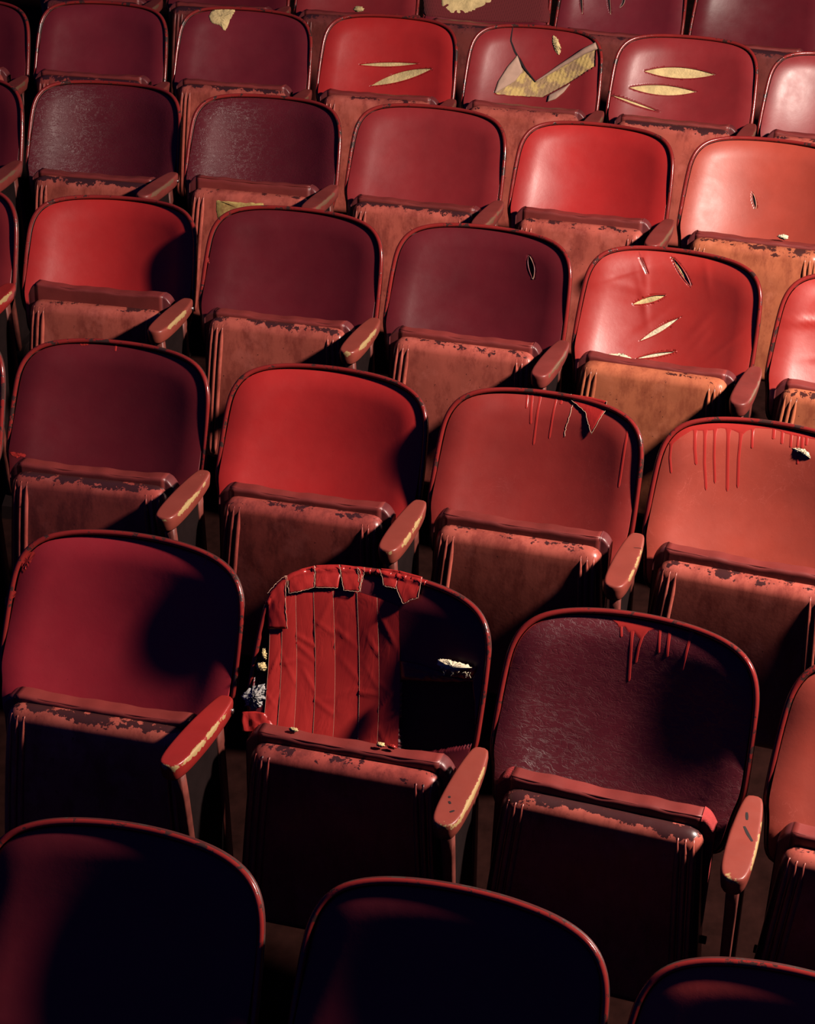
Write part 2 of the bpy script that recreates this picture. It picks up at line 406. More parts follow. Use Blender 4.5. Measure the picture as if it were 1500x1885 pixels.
MAT['pan_shaded'] = chipped('shaded_pan_paint', (.20, .042, .036), (.05, .016, .018), .32, rim_zone, .72, stains=(.10, .022, .020))  # last-row copy of the pan paint with dimmer light baked in
MAT['frame'] = chipped('bezel_paint', (.24, .020, .017), (.055, .024, .020), .18, None, .555, var=.15)
MAT['shell'] = chipped('back_shell_paint', (.085, .020, .018), (.060, .036, .030), .42, None, .55, var=.2)
MAT['arm'] = chipped('arm_paint', (.27, .052, .036), (.45, .30, .13), .38, arm_zone, .67, var=.12)
MAT['arm_red'] = chipped('red_arm_paint', (.31, .021, .018), (.45, .30, .13), .36, arm_zone, .66, var=.12)
MAT['arm_dull'] = chipped('dull_arm_paint', (.22, .038, .031), (.17, .085, .050), .42, arm_zone, .66, var=.2)
MAT['post'] = plain('worn_post_paint', (.17, .040, .030), .45, 60, .6, stretch=(6, 6, .4), var=.4)
MAT['foam'] = plain('yellow_foam', (.70, .52, .24), .95, 120, 1.0, var=.3, dist=.003)
MAT['foam_pale'] = plain('pale_foam', (.78, .66, .45), .95, 140, 1.0, var=.22, dist=.003)
MAT['backing'] = plain('tan_backing', (.48, .30, .22), .85, 90, .5, var=.15)
MAT['lining'] = plain('dark_lining', (.014, .006, .007), .9, 60, .6)
MAT['split'] = plain('dark_split', (.012, .006, .008), .9)
MAT['drip'] = plain('red_paint', (.42, .030, .024), .24, var=.06)
MAT['tape'] = NT('red_tape')
n = MAT['tape']
w = n.noise(14, 3, .5, dist=1.2, stretch=(1.6, 1, .6))
nm = n.bump(n.ramp(w, .45, .75), .25, .003)
nm = n.bump(n.noise(120, 3, stretch=(2.5, 1, .12)), .15, .0008, nm)
MAT['tape'] = n.set(n.mix(n.ramp(n.noise(9, 4), .3, .7), (.37, .020, .018), (.46, .030, .024)), .30, normal=nm)
MAT['thread'] = plain('frayed_tape_edge', (.62, .36, .25), .8)
MAT['grey'] = plain('grey_wadding', (.40, .37, .35), .9, 60, 1.0, var=.5, dist=.004)
MAT['iron'] = plain('dark_cast_iron', (.012, .006, .006), .9, 50, .4, spec=.08)
MAT['bolt'] = plain('steel_bolt', (.55, .52, .5), .3, metal=1.0)
MAT['mark'] = plain('black_scuff', (.02, .012, .012), .6)
n = NT('red_corduroy')
x = n.xyz()
wv = n.math('SINE', n.math('MULTIPLY', x[0], 1500.0))
MAT['cord'] = n.set((.21, .020, .024), .8, normal=n.bump(wv, .9, .0015))
n = NT('corrugated_backing')
x = n.xyz()
wv = n.math('SINE', n.math('MULTIPLY', n.math('ADD', x[0], n.math('MULTIPLY', x[2], -.25)), 420.0))
col = n.mix(n.ramp(n.noise(28, 6), .46, .56), (.40, .25, .13), (.66, .46, .16))
MAT['corrugated'] = n.set(col, .9, normal=n.bump(n.noise(120, 4), .8, .003, n.bump(wv, .25, .0015)))
n = NT('yellow_torn_paper')
MAT['paper'] = n.set(n.mix(n.ramp(n.noise(40, 6), .45, .6), (.60, .42, .13), (.40, .22, .07)), .8, normal=n.bump(n.noise(60, 5), .5, .002))
MAT['wall'] = plain('dark_wall', (.02, .012, .014), .9)
MAT['floor'] = plain('painted_concrete', (.016, .005, .004), 1.0, 30, .5, var=.35, spec=.05)

# ------------------------------------------------------------------ floor


def build_floor():
    S = np.linspace(-9, 10, 77)
    J = np.linspace(-4.0, 10.0, 57)
    V, Fc = [], []
    for j in J:
        for s in S:
            o, th = curve_place(s, j * DEPTH + DD * j * j, j * RISE + DH * j * j)
            V.append(o)
    nS = len(S)
    for a in range(len(J) - 1):
        for b in range(nS - 1):
            Fc.append((a * nS + b, a * nS + b + 1, (a + 1) * nS + b + 1, (a + 1) * nS + b))
    o = mesh('floor', V, Fc, MAT['floor'])
    o['kind'] = 'structure'
    o['label'] = 'sloping dark red floor under the rows of seats'


build_floor()
wb = mesh('wall_back', [(-12, 8.0, -1), (14, 8.0, -1), (14, 8.0, 5), (-12, 8.0, 5), (-12, 8.2, -1), (14, 8.2, -1), (14, 8.2, 5), (-12, 8.2, 5)],
          [(0, 1, 2, 3), (5, 4, 7, 6), (3, 2, 6, 7), (0, 4, 5, 1), (1, 5, 6, 2), (4, 0, 3, 7)], MAT['wall'], smooth=False)
wb['kind'] = 'structure'
wb['label'] = 'dark back wall of the hall behind the last rows'

# ------------------------------------------------------------------ back geometry (x across, y depth away from the viewer, z up the pad)
HO = np.array([(0, -.155), (.15, -.155), (.21, -.150), (.230, -.130), (.236, -.095), (.241, -.060), (.250, -.03), (.2515, 0), (.250, .08), (.2475, .135), (.244, .172), (.2355, .203), (.2195, .230), (.195, .250),
               (.16, .264), (.118, .273), (.062, .279), (0, .281)])


def closed_outline(n=150):
    H = HO
    full = np.vstack([H, (H * [-1, 1])[::-1][1:-1]])
    full = smooth_closed(full, 2)
    return resample(full, n, True)


OUT = closed_outline()
PADO = poly_inset(OUT, .0125)
CEN = np.array([0, .07])


def base_w(x, sag):
    return sag * (.5 - (np.asarray(x) / .25) ** 2)


def surf(X, sag, roll=.015):
    """pad surface depth at points X (n,2)"""
    X = np.atleast_2d(np.asarray(X, float))
    w = base_w(X[:, 0], sag) - .80 * np.clip(.14 - X[:, 1], 0, .22) ** 2
    d = dist_poly(X, PADO)
    d = np.where(inside(X, PADO), d, 0)
    return w + roll * np.clip(1 - d / .056, 0, 1) ** 2


def lens(s, n=16):
    """closed outline of a slit from [tip, tip, upper middle, lower middle]"""
    a, b, mu, md = [np.array(p) for p in s]
    t = np.linspace(0, 1, n)[:, None]

    def arc(m):
        c = 2 * m - .5 * (a + b)
        return (1 - t) ** 2 * a + 2 * t * (1 - t) * c + t * t * b
    U, D = arc(mu), arc(md)
    return np.vstack([U, D[::-1][1:-1]])


def patch(poly, sag, off, bulge=0, rings=6, n=48, jag=0.0, edge=.0, seed=0, smooth_it=1, wave=0):
    """closed sheet lying on the pad: polygon -> rings to its centre"""
    rs = np.random.RandomState(seed)
    P = smooth_closed(poly, smooth_it) if smooth_it else np.asarray(poly, float)
    P = resample(P, n, True)
    c = P.mean(0)
    if jag:
        P = P + rs.normal(0, jag, P.shape)
    V = []
    R = np.linspace(1, 0, rings + 1)[:-1]
    for q, r in enumerate(R):
        X = c + (P - c) * r
        w = surf(X, sag) - off - bulge * (1 - r * r)
        if wave:
            w = w - wave * (np.sin(X[:, 0] * 240 + seed) * np.sin(X[:, 1] * 170 + 2 * seed) + .6 * np.sin(X[:, 0] * 90 - X[:, 1] * 130 + seed * 3))
        if jag:
            w = w + rs.normal(0, jag * .8, len(w)) * (1 if q else 0)
        V.append(np.stack([X[:, 0], w, X[:, 1]], 1))
    if edge:
        X = P
        V.insert(0, np.stack([X[:, 0], surf(X, sag) - off + edge, X[:, 1]], 1))
    k = len(V)
    V = np.vstack(V)
    F = ring_faces(n, k)
    w0 = surf(c[None], sag)[0] - off - bulge
    V = np.vstack([V, [[c[0], w0, c[1]]]])
    m = len(V) - 1
    a = (k - 1) * n
    F += [(a + i, a + (i + 1) % n, m) for i in range(n)]
    return V, F


def strip_on(path, widths, sag, off, hump=.0):
    """ribbon along a polyline on the pad, raised in its middle"""
    P = np.asarray(path, float)
    T = np.gradient(P, axis=0)
    T /= np.linalg.norm(T, axis=1)[:, None] + 1e-12
    N = np.stack([-T[:, 1], T[:, 0]], 1)
    W = np.asarray(widths, float)
    V = []
    K = 7
    for q in np.linspace(-1, 1, K):
        X = P + N * (W * q)[:, None]
        w = surf(X, sag) - off * (1 if abs(q) < 1 else 0) - hump * math.sqrt(max(0, 1 - q * q))
        V.append(np.stack([X[:, 0], w, X[:, 1]], 1))
    n = len(P)
    F = []
    for k in range(K - 1):
        for i in range(n - 1):
            F.append((k * n + i, k * n + i + 1, (k + 1) * n + i + 1, (k + 1) * n + i))
    return np.vstack(V), F


def pad_mesh(sag, holes=(), fine=False, crease=0.0, seed=0, roll=.015):
    N = 300 if fine else 120
    K = 90 if fine else 34
    P = resample(PADO, N, True)
    r = np.sin(np.linspace(0, 1, K + 1)[1:] * np.pi / 2) ** 1.0
    X = (CEN + (P[None] - CEN) * r[::-1][:, None, None]).reshape(-1, 2)
    X = np.vstack([X, CEN[None]])
    w = surf(X, sag, roll)
    for poly, depth in holes:
        w = w + np.where(inside(X, poly), depth, 0)
    if crease:
        rs = np.random.RandomState(seed)
        for _ in range(9):
            c = np.array([rs.uniform(-.2, .2), rs.uniform(-.08, .22)])
            a = rs.uniform(-.6, .9) + (1.2 if rs.rand() < .5 else 0)
            dvec = np.array([math.cos(a), math.sin(a)])
            q = X - c
            u = q @ dvec
            v = q @ np.array([-dvec[1], dvec[0]])
            L = rs.uniform(.03, .09)
            w = w - crease * rs.uniform(.4, 1) * np.exp(-(u / L) ** 2) * np.exp(-(v / rs.uniform(.006, .014)) ** 2)
    V = np.stack([X[:, 0], w, X[:, 1]], 1)
    # edge skirt going back
    sk = np.stack([P[:, 0], base_w(P[:, 0], sag) + .031, P[:, 1]], 1)
    V = np.vstack([sk, V])
    F = ring_faces(N, K + 1)
    m = len(V) - 1
    a = K * N
    F += [(a + i, a + (i + 1) % N, m) for i in range(N)]
    return V, F


def frame_mesh(sag, rad=.0058):
    P = poly_inset(OUT, .0052)
    path = np.stack([P[:, 0], base_w(P[:, 0], sag) + .0128, P[:, 1]], 1)
    return tube(path, rad, 10, closed=True)


def shell_mesh(sag):
    V = []
    b = lambda P: base_w(P[:, 0], sag)
    for ins, dw in ((.010, .019), (.003, .0148), (.0, .0178), (-.0008, .0222), (.001, .0280), (.010, .0330)):
        P = poly_inset(OUT, ins)
        V.append(np.stack([P[:, 0], b(P) + dw, P[:, 1]], 1))
    n = len(OUT)
    P0 = poly_inset(OUT, .010)
    for r in (.8, .55, .3, .1):
        P = CEN + (P0 - CEN) * r
        V.append(np.stack([P[:, 0], b(P) + .0345, P[:, 1]], 1))
    k = len(V)
    V = np.vstack(V + [np.array([[CEN[0], base_w(0, sag) + .0345, CEN[1]]])])
    F = ring_faces(n, k)
    m = len(V) - 1
    a = (k - 1) * n
    F += [(a + i, a + (i + 1) % n, m) for i in range(n)]
    # front cover between rim and pad
    return V, F


# ------------------------------------------------------------------ folded seat geometry (x across, y away from the viewer, z up)


def round_poly(pts, radii, n=6):
    out = []
    m = len(pts)
    for i in range(m):
        p = np.array(pts[i], float)
        a = np.array(pts[i - 1], float) - p
        b = np.array(pts[(i + 1) % m], float) - p
        a /= np.linalg.norm(a)
        b /= np.linalg.norm(b)
        ang = math.acos(np.clip(a @ b, -1, 1))
        t = radii[i] / math.tan(ang / 2)
        A, B = p + a * t, p + b * t
        for s in np.linspace(0, 1, n):
            out.append((1 - s) ** 2 * A + 2 * s * (1 - s) * p + s * s * B)
    return np.array(out)


PAN_R = .028
PANO = resample(round_poly([(-.226, -.42), (.226, -.42), (.194, 0), (-.194, 0)], [.05, .05, .036, .036]), 130, True)


def pan_y(X):
    X = np.atleast_2d(X)
    d = np.where(inside(X, PANO), dist_poly(X, PANO), 0)
    q = np.clip(PAN_R - d, 0, PAN_R)
    return PAN_R - np.sqrt(np.maximum(PAN_R ** 2 - q ** 2, 0)) + crown(X[:, 1])


def crown(z):
    return .22 * np.clip(np.asarray(z) + .25, 0, 1) ** 2 - .22 * .0625


def build_pan():
    V = []
    for y in (.058, .045):
        V.append(np.stack([PANO[:, 0], np.full(len(PANO), y), PANO[:, 1]], 1))
    for t in np.linspace(math.pi / 2, 0, 9):
        P = poly_inset(PANO, PAN_R * (1 - math.sin(t)))
        V.append(np.stack([P[:, 0], PAN_R * (1 - math.cos(t)) + crown(P[:, 1]), P[:, 1]], 1))
    c = np.array([0, -.18])
    P0 = poly_inset(PANO, PAN_R)
    for r in (.9, .8, .7, .6, .5, .4, .3, .2, .1):
        P = c + (P0 - c) * r
        V.append(np.stack([P[:, 0], crown(P[:, 1]), P[:, 1]], 1))
    k = len(V)
    n = len(PANO)
    V = np.vstack(V + [np.array([[0, crown(-.18), -.18]])])
    F = ring_faces(n, k)
    a = (k - 1) * n
    F += [(a + i, a + (i + 1) % n, len(V) - 1) for i in range(n)]
    return V, F


def build_rib(x0, x1):
    z = np.linspace(-.013, -.395, 24)
    x = x0 + (x1 - x0) * (z + .013) / (-.382)
    X = np.stack([x, z], 1)
    y = pan_y(X)
    rad = .0066 * np.clip((np.arange(24) + .4) / 3.0, .25, 1)
    rad[-3:] *= (.9, .7, .3)
    return tube(np.stack([x, y + .0006, z], 1), rad, 8)


def cushion_profile(top, thick, r):
    """closed section (y,z) of the upholstered seat behind the pan"""
    y0, y1 = .034, .034 + thick
    return round_poly([(y0, -.30), (y1 - .02, -.30), (y1, top), (y0, top)], [.012, .012, r * 1.3, r], 6)


def build_cushion(top=.012, thick=.046, r=.010, half=.186, seed=0, sagm=.004, wav=.0015):
    rs = np.random.RandomState(seed)
    P = cushion_profile(top, thick, r)
    xs = np.linspace(-half, half, 34)
    ph = rs.uniform(0, 6, 3)
    V = []
    for x in xs:
        q = P.copy()
        k = np.clip((q[:, 1] + .05) / .07, 0, 1)
        q[:, 1] += k * (-sagm * (1 - (x / half) ** 2) + wav * math.sin(x * 38 + ph[0]) + wav * .6 * math.sin(x * 95 + ph[1]))
        V.append(np.stack([np.full(len(q), x), q[:, 0], q[:, 1]], 1))
    n = len(P)
    F = [tuple(f[::-1]) for f in ring_faces(n, len(xs))]
    F += [tuple(range(n)), tuple(range(n * (len(xs) - 1), n * len(xs)))[::-1]]
    return np.vstack(V), F


def build_gusset(side, top=.012, thick=.046, r=.010, half=.186, drop=.016, ext=.028):
    P = cushion_profile(top, thick, r)
    V = []
    for t in np.linspace(0, 1, 7):
        q = P.copy()
        k = np.clip((q[:, 1] + .05) / .07, 0, 1)
        q[:, 1] -= k * drop * t ** 1.6
        c = np.array([.055, -.14])
        s = 1 - .06 * t ** 3
        q = c + (q - c) * s
        if t == 0:
            q = P + (P - c) * .004
        V.append(np.stack([np.full(len(q), side * (half - .001 + ext * t)), q[:, 0], q[:, 1]], 1))
    n = len(P)
    F = ring_faces(n, len(V))
    F += [tuple(range(n)), tuple(range(n * (len(V) - 1), n * len(V)))[::-1]]
    if side > 0:
        F = [tuple(f[::-1]) for f in F]
    return np.vstack(V), F


# ------------------------------------------------------------------ arm geometry


def arm_outline(n=56):
    # half widths along the length (rear to front)
    st = [(-.012, .000), (-.013, .010), (-.018, .016), (-.035, .0200), (-.07, .0242), (-.12, .0276), (-.17, .0288), (-.215, .0278), (-.24, .0250), (-.256, .0205), (-.2635, .0130), (-.266, 0)]
    R = [(b, a) for a, b in st]
    L = [(-b, a) for a, b in st[::-1][1:-1]]
    P = np.array(R + L)[::-1]
    return resample(smooth_closed(P, 2), n, True)


ARMO = arm_outline()


def build_arm():
    V = []
    for ins, z in ((.014, -.021), (.006, -.0205), (.0025, -.015), (.0012, -.004), (0, .006), (.0004, .0135), (.0018, .0168), (.0042, .0180), (.007, .0182), (.015, .0182)):
        P = poly_inset(ARMO, ins)
        V.append(np.stack([P[:, 0], P[:, 1], np.full(len(P), z)], 1))
    n = len(ARMO)
    k = len(V)
    V = np.vstack(V)
    F = ring_faces(n, k)
    F += [tuple(range(n))[::-1], tuple(range((k - 1) * n, k * n))]
    return V, F


def slab_x(poly_yz, half):
    """plate of constant thickness with outline in (y,z)"""
    n = len(poly_yz)
    b = .0025
    rows = []
    P = np.asarray(poly_yz, float)
    for ins, x in ((b, -half), (0, -half + b), (0, half - b), (b, half)):
        q = poly_inset(P, ins)
        rows.append(np.stack([np.full(n, x), q[:, 0], q[:, 1]], 1))
    V = np.vstack(rows)
    F = ring_faces(n, 4)
    F += [tuple(range(n))[::-1], tuple(range(3 * n, 4 * n))]
    return V, F


def build_post(yt, yb, wt, wb, dt, db, z0=-.019, z1=-.60):
    V = []
    for t in np.linspace(0, 1, 9):
        z = z0 + (z1 - z0) * t
        y = yt + (yb - yt) * t ** .8
        w = (wt + (wb - wt) * t ** .7) / 2
        d = (dt + (db - dt) * t) / 2
        c = .25 * min(w, d)
        ring = [(-w + c, -d), (w - c, -d), (w, -d + c), (w, d - c), (w - c, d), (-w + c, d), (-w, d - c), (-w, -d + c)]
        V += [(a, y + b, z) for a, b in ring]
    F = [tuple(f[::-1]) for f in ring_faces(8, 9)]
    F += [tuple(range(8)), tuple(range(64, 72))[::-1]]
    return V, F


# ------------------------------------------------------------------ shared meshes
def me_of(name, vf, mat, smooth=True):
    me = bpy.data.meshes.new(name)
    me.from_pydata([tuple(map(float, v)) for v in vf[0]], [], [tuple(int(a) for a in f) for f in vf[1]])
    if smooth:
        me.polygons.foreach_set('use_smooth', [True] * len(me.polygons))
    me.materials.append(mat)
    me.update()
    return me


PAN_ME = {k: me_of('seat_pan', build_pan(), MAT[k]) for k in ('pan', 'pan_ochre', 'pan_dark', 'pan_shaded')}
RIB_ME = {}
for key in ('pan', 'pan_ochre', 'pan_dark', 'pan_shaded'):
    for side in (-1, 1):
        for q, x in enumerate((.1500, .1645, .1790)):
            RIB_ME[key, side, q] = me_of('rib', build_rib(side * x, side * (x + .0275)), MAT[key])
ARM_V = build_arm()
ARM_ME = {k: me_of('armrest_pad', ARM_V, MAT[k]) for k in ('arm', 'arm_red', 'arm_dull')}
POST_F = me_of('front_post', build_post(-.226, -.165, .024, .013, .022, .016), MAT['post'])
POST_R = me_of('rear_post', build_post(-.062, -.045, .014, .014, .028, .030), MAT['post'])
WEB = me_of('web_panel', slab_x([(-.165, -.56), (-.03, -.56), (-.055, -.022), (-.205, -.022)], .004), MAT['iron'], False)
FOOT = me_of('foot', slab_x([(-.215, -.645), (.05, -.615), (.04, -.60), (.0, -.57), (-.15, -.57), (-.205, -.605)], .020), MAT['iron'], False)
BOLT = me_of('bolt', tube([(.012, 0, 0), (.014, 0, 0), (.020, 0, 0), (.021, 0, 0)], [.004, .006, .006, .004], 10), MAT['bolt'])


def thing(name, row, i, dx, dy, dz, label, cat, group, yaw=0.0):
    o, th = place(row, i)
    e = bpy.data.objects.new(name, None)
    e.empty_display_size = .1
    COL.objects.link(e)
    t = Vector((math.cos(th), -math.sin(th), 0))
    nn = Vector((math.sin(th), math.cos(th), 0))
    e.location = o + t * dx + nn * dy + Vector((0, 0, dz))
    e.rotation_euler = (0, 0, -th + yaw)
    e['label'] = label
    e['category'] = cat
    e['group'] = group
    return e


def seat_off(row, i):
    k = row + str(i)
    if k in SEATOFF:
        return SEATOFF[k]
    z = ROWZ[row]
    if row == 'E' and i < 0:
        z = -.045
    return [.006, z, .012, 1.017]


# ------------------------------------------------------------------ damage builders; all work in back space


def add_damage(key, pad, sag):
    D = DET.get(key, {})
    padmat = pad.data.materials[0]
    sd = sum(map(ord, key))
    for q, s in enumerate(D.get('slash', [])):
        P = lens(s)
        wid = np.linalg.norm(np.array(s[2]) - np.array(s[3]))
        dark = key in ('C2', 'F4', 'D4')
        mat = MAT['split'] if dark or wid < .006 else (MAT['foam_pale'] if key == 'C3' and q >= 3 else MAT['foam'])
        c = P.mean(0)
        V, F = patch(c + (P - c) * 1.04, sag, -.0042, .0022, n=40, rings=5, jag=.0004, seed=q, smooth_it=0)
        mesh('slash_filling', V, F, mat, pad)
        # curled lips, one each side
        m = len(P) // 2
        for half in (P[:m + 1], np.vstack([P[m - 1:], P[:1]])):
            L = resample(half, 26)
            w = surf(L, sag) + .0001
            t = np.linspace(0, 1, 26)
            rad = .0005 + .0014 * np.sin(t * np.pi) ** .7 * min(1, wid / .012)
            V, F = tube(np.stack([L[:, 0], w, L[:, 1]], 1), rad, 7)
            mesh('slash_lip', V, F, padmat, pad)
        if dark:
            L = resample(P[m - 1:], 20)
            V, F = tube(np.stack([L[:, 0], surf(L, sag) - .0009, L[:, 1]], 1), .0008, 6)
            mesh('slash_edge', V, F, MAT['thread'], pad)
    for q, s in enumerate(D.get('foam', [])):
        mat = MAT['foam_pale'] if key in ('A1', 'B3', 'C3') and q == 0 else MAT['foam']
        V, F = patch(s, sag, .021 if key == 'A1' and q == 0 else .0010, .006 if key != 'A1' else (.016 if q == 0 else .012), n=64, rings=9, jag=.0011, edge=.004, seed=sd + q)
        mesh('foam_stuffing', V, F, mat, pad)
    for q, s in enumerate(D.get('drip', [])):
        s = np.array(s)
        if s[0, 1] > .2 and key in ('A2', 'B3', 'B2'):
            s[0, 1] += .004
        P = resample(s, 30)
        wd = .0029 if key != 'B3' else .0031
        wd *= (.85 + .3 * ((q * 37) % 10) / 10)
        t = np.linspace(0, 1, 30)
        W = 1.1 * wd * (1 + 1.2 * np.exp(-t / .06) * (key in ('A2', 'B3')))
        W = W * np.where(t > .94, np.sqrt(np.clip(1 - ((t - .94) / .0605) ** 2, 0.02, 1)), 1)
        V, F = strip_on(P, W, sag, .0004, .0003)
        mesh('paint_drip', V, F, MAT['drip'], pad)
    for s in D.get('band', []):
        s = np.array(s)
        s = s[np.argsort(s[:, 0])]
        xs = np.linspace(max(s[0, 0], -.238), min(s[-1, 0], .238), 160)
        lo = np.interp(xs, s[:, 0], s[:, 1])
        # upper limit = pad rim
        up_o = PADO[PADO[:, 1] > .1]
        up_o = up_o[np.argsort(up_o[:, 0])]
        hi = np.interp(xs, up_o[:, 0], up_o[:, 1])
        lo = np.minimum(lo, hi - .0015)
        V = []
        for t in np.linspace(0, 1, 9):
            X = np.stack([xs, hi + (lo - hi) * t], 1)
            V.append(np.stack([xs, surf(X, sag) - (.0007 if t < 1 else 0), X[:, 1]], 1))
        n = len(xs)
        F = [(k * n + i, (k + 1) * n + i, (k + 1) * n + i + 1, k * n + i + 1) for k in range(8) for i in range(n - 1)]
        mesh('paint_band', np.vstack(V), F, MAT['drip'], pad)
    for q, s in enumerate(D.get('smear', [])):
        V, F = patch(s, sag, .0006, .0002, n=40, rings=3, jag=.0006, seed=sd + q)
        mesh('paint_smear', V, F, MAT['drip'], pad)
    for s in D.get('crack', []):
        P = resample(np.array(s), 24)
        P[:, 0] += np.random.RandomState(3).normal(0, .0008, 24)
        V, F = tube(np.stack([P[:, 0], surf(P, sag) - .0002, P[:, 1]], 1), .0009, 6)
        mesh('crack', V, F, MAT['thread'], pad)
    for s in D.get('slit', []):
        P = resample(np.array(s), 30)
        W = .0032 * np.sin(np.linspace(.12, 1, 30) * np.pi * .9) + .0006
        V, F = strip_on(P, W, sag, .0006, 0)
        mesh('tear', V, F, MAT['split'], pad)
    for s in D.get('rollflap', []):
        P = resample(np.array(s), 30)
        t = np.linspace(0, 1, 30)
        rad = .0015 + .011 * t ** .9
        P = P + np.outer(rad * .75, [.45, -.85])
        V, F = tube(np.stack([P[:, 0], surf(P, sag) - rad * .55, P[:, 1]], 1), rad, 14)
        mesh('rolled_flap', V, F, MAT['backing'], pad)
    for nm_, mt, off in (('leftflap', 'backing', .005), ('hangflap', 'backing', .006)):
        for s in D.get(nm_, []):
            V, F = patch(s, sag, off, .004, n=40, rings=5, edge=.006, seed=1, smooth_it=0)
            mesh('torn_flap', V, F, MAT[mt], pad)
    for s in D.get('vtape', []):
        P = np.array(s)
        V, F = patch(P, sag, .0042, .0006, n=56, rings=6, edge=.0012, seed=2, smooth_it=0)
        tp = mesh('tape_flap', V, F, MAT['tape'], pad)
        for idx in ((6, 0), (5, 4), (4, 3), (6, 5), (3, 2)):
            seg = resample(P[list(idx)], 14)
            seg += np.random.RandomState(idx[0]).normal(0, .0005, seg.shape)
            V, F = tube(np.stack([seg[:, 0], surf(seg, sag) - .0046, seg[:, 1]], 1), .0007, 6)
            mesh('frayed_edge', V, F, MAT['thread'], pad)
    if key == 'E3':
        V, F = patch(D['void'][0], sag, -.006, .003, n=72, rings=10, jag=.0007, seed=5, smooth_it=0)
        mesh('exposed_backing', V, F, MAT['corrugated'], pad)
    if key == 'F3':
        V, F = patch(D['corduroy'][0], sag, .0012, .001, n=60, rings=6, edge=.001, smooth_it=0)
        mesh('corduroy_cover', V, F, MAT['cord'], pad)
    if key == 'A1':
        taped(D, pad, sag)


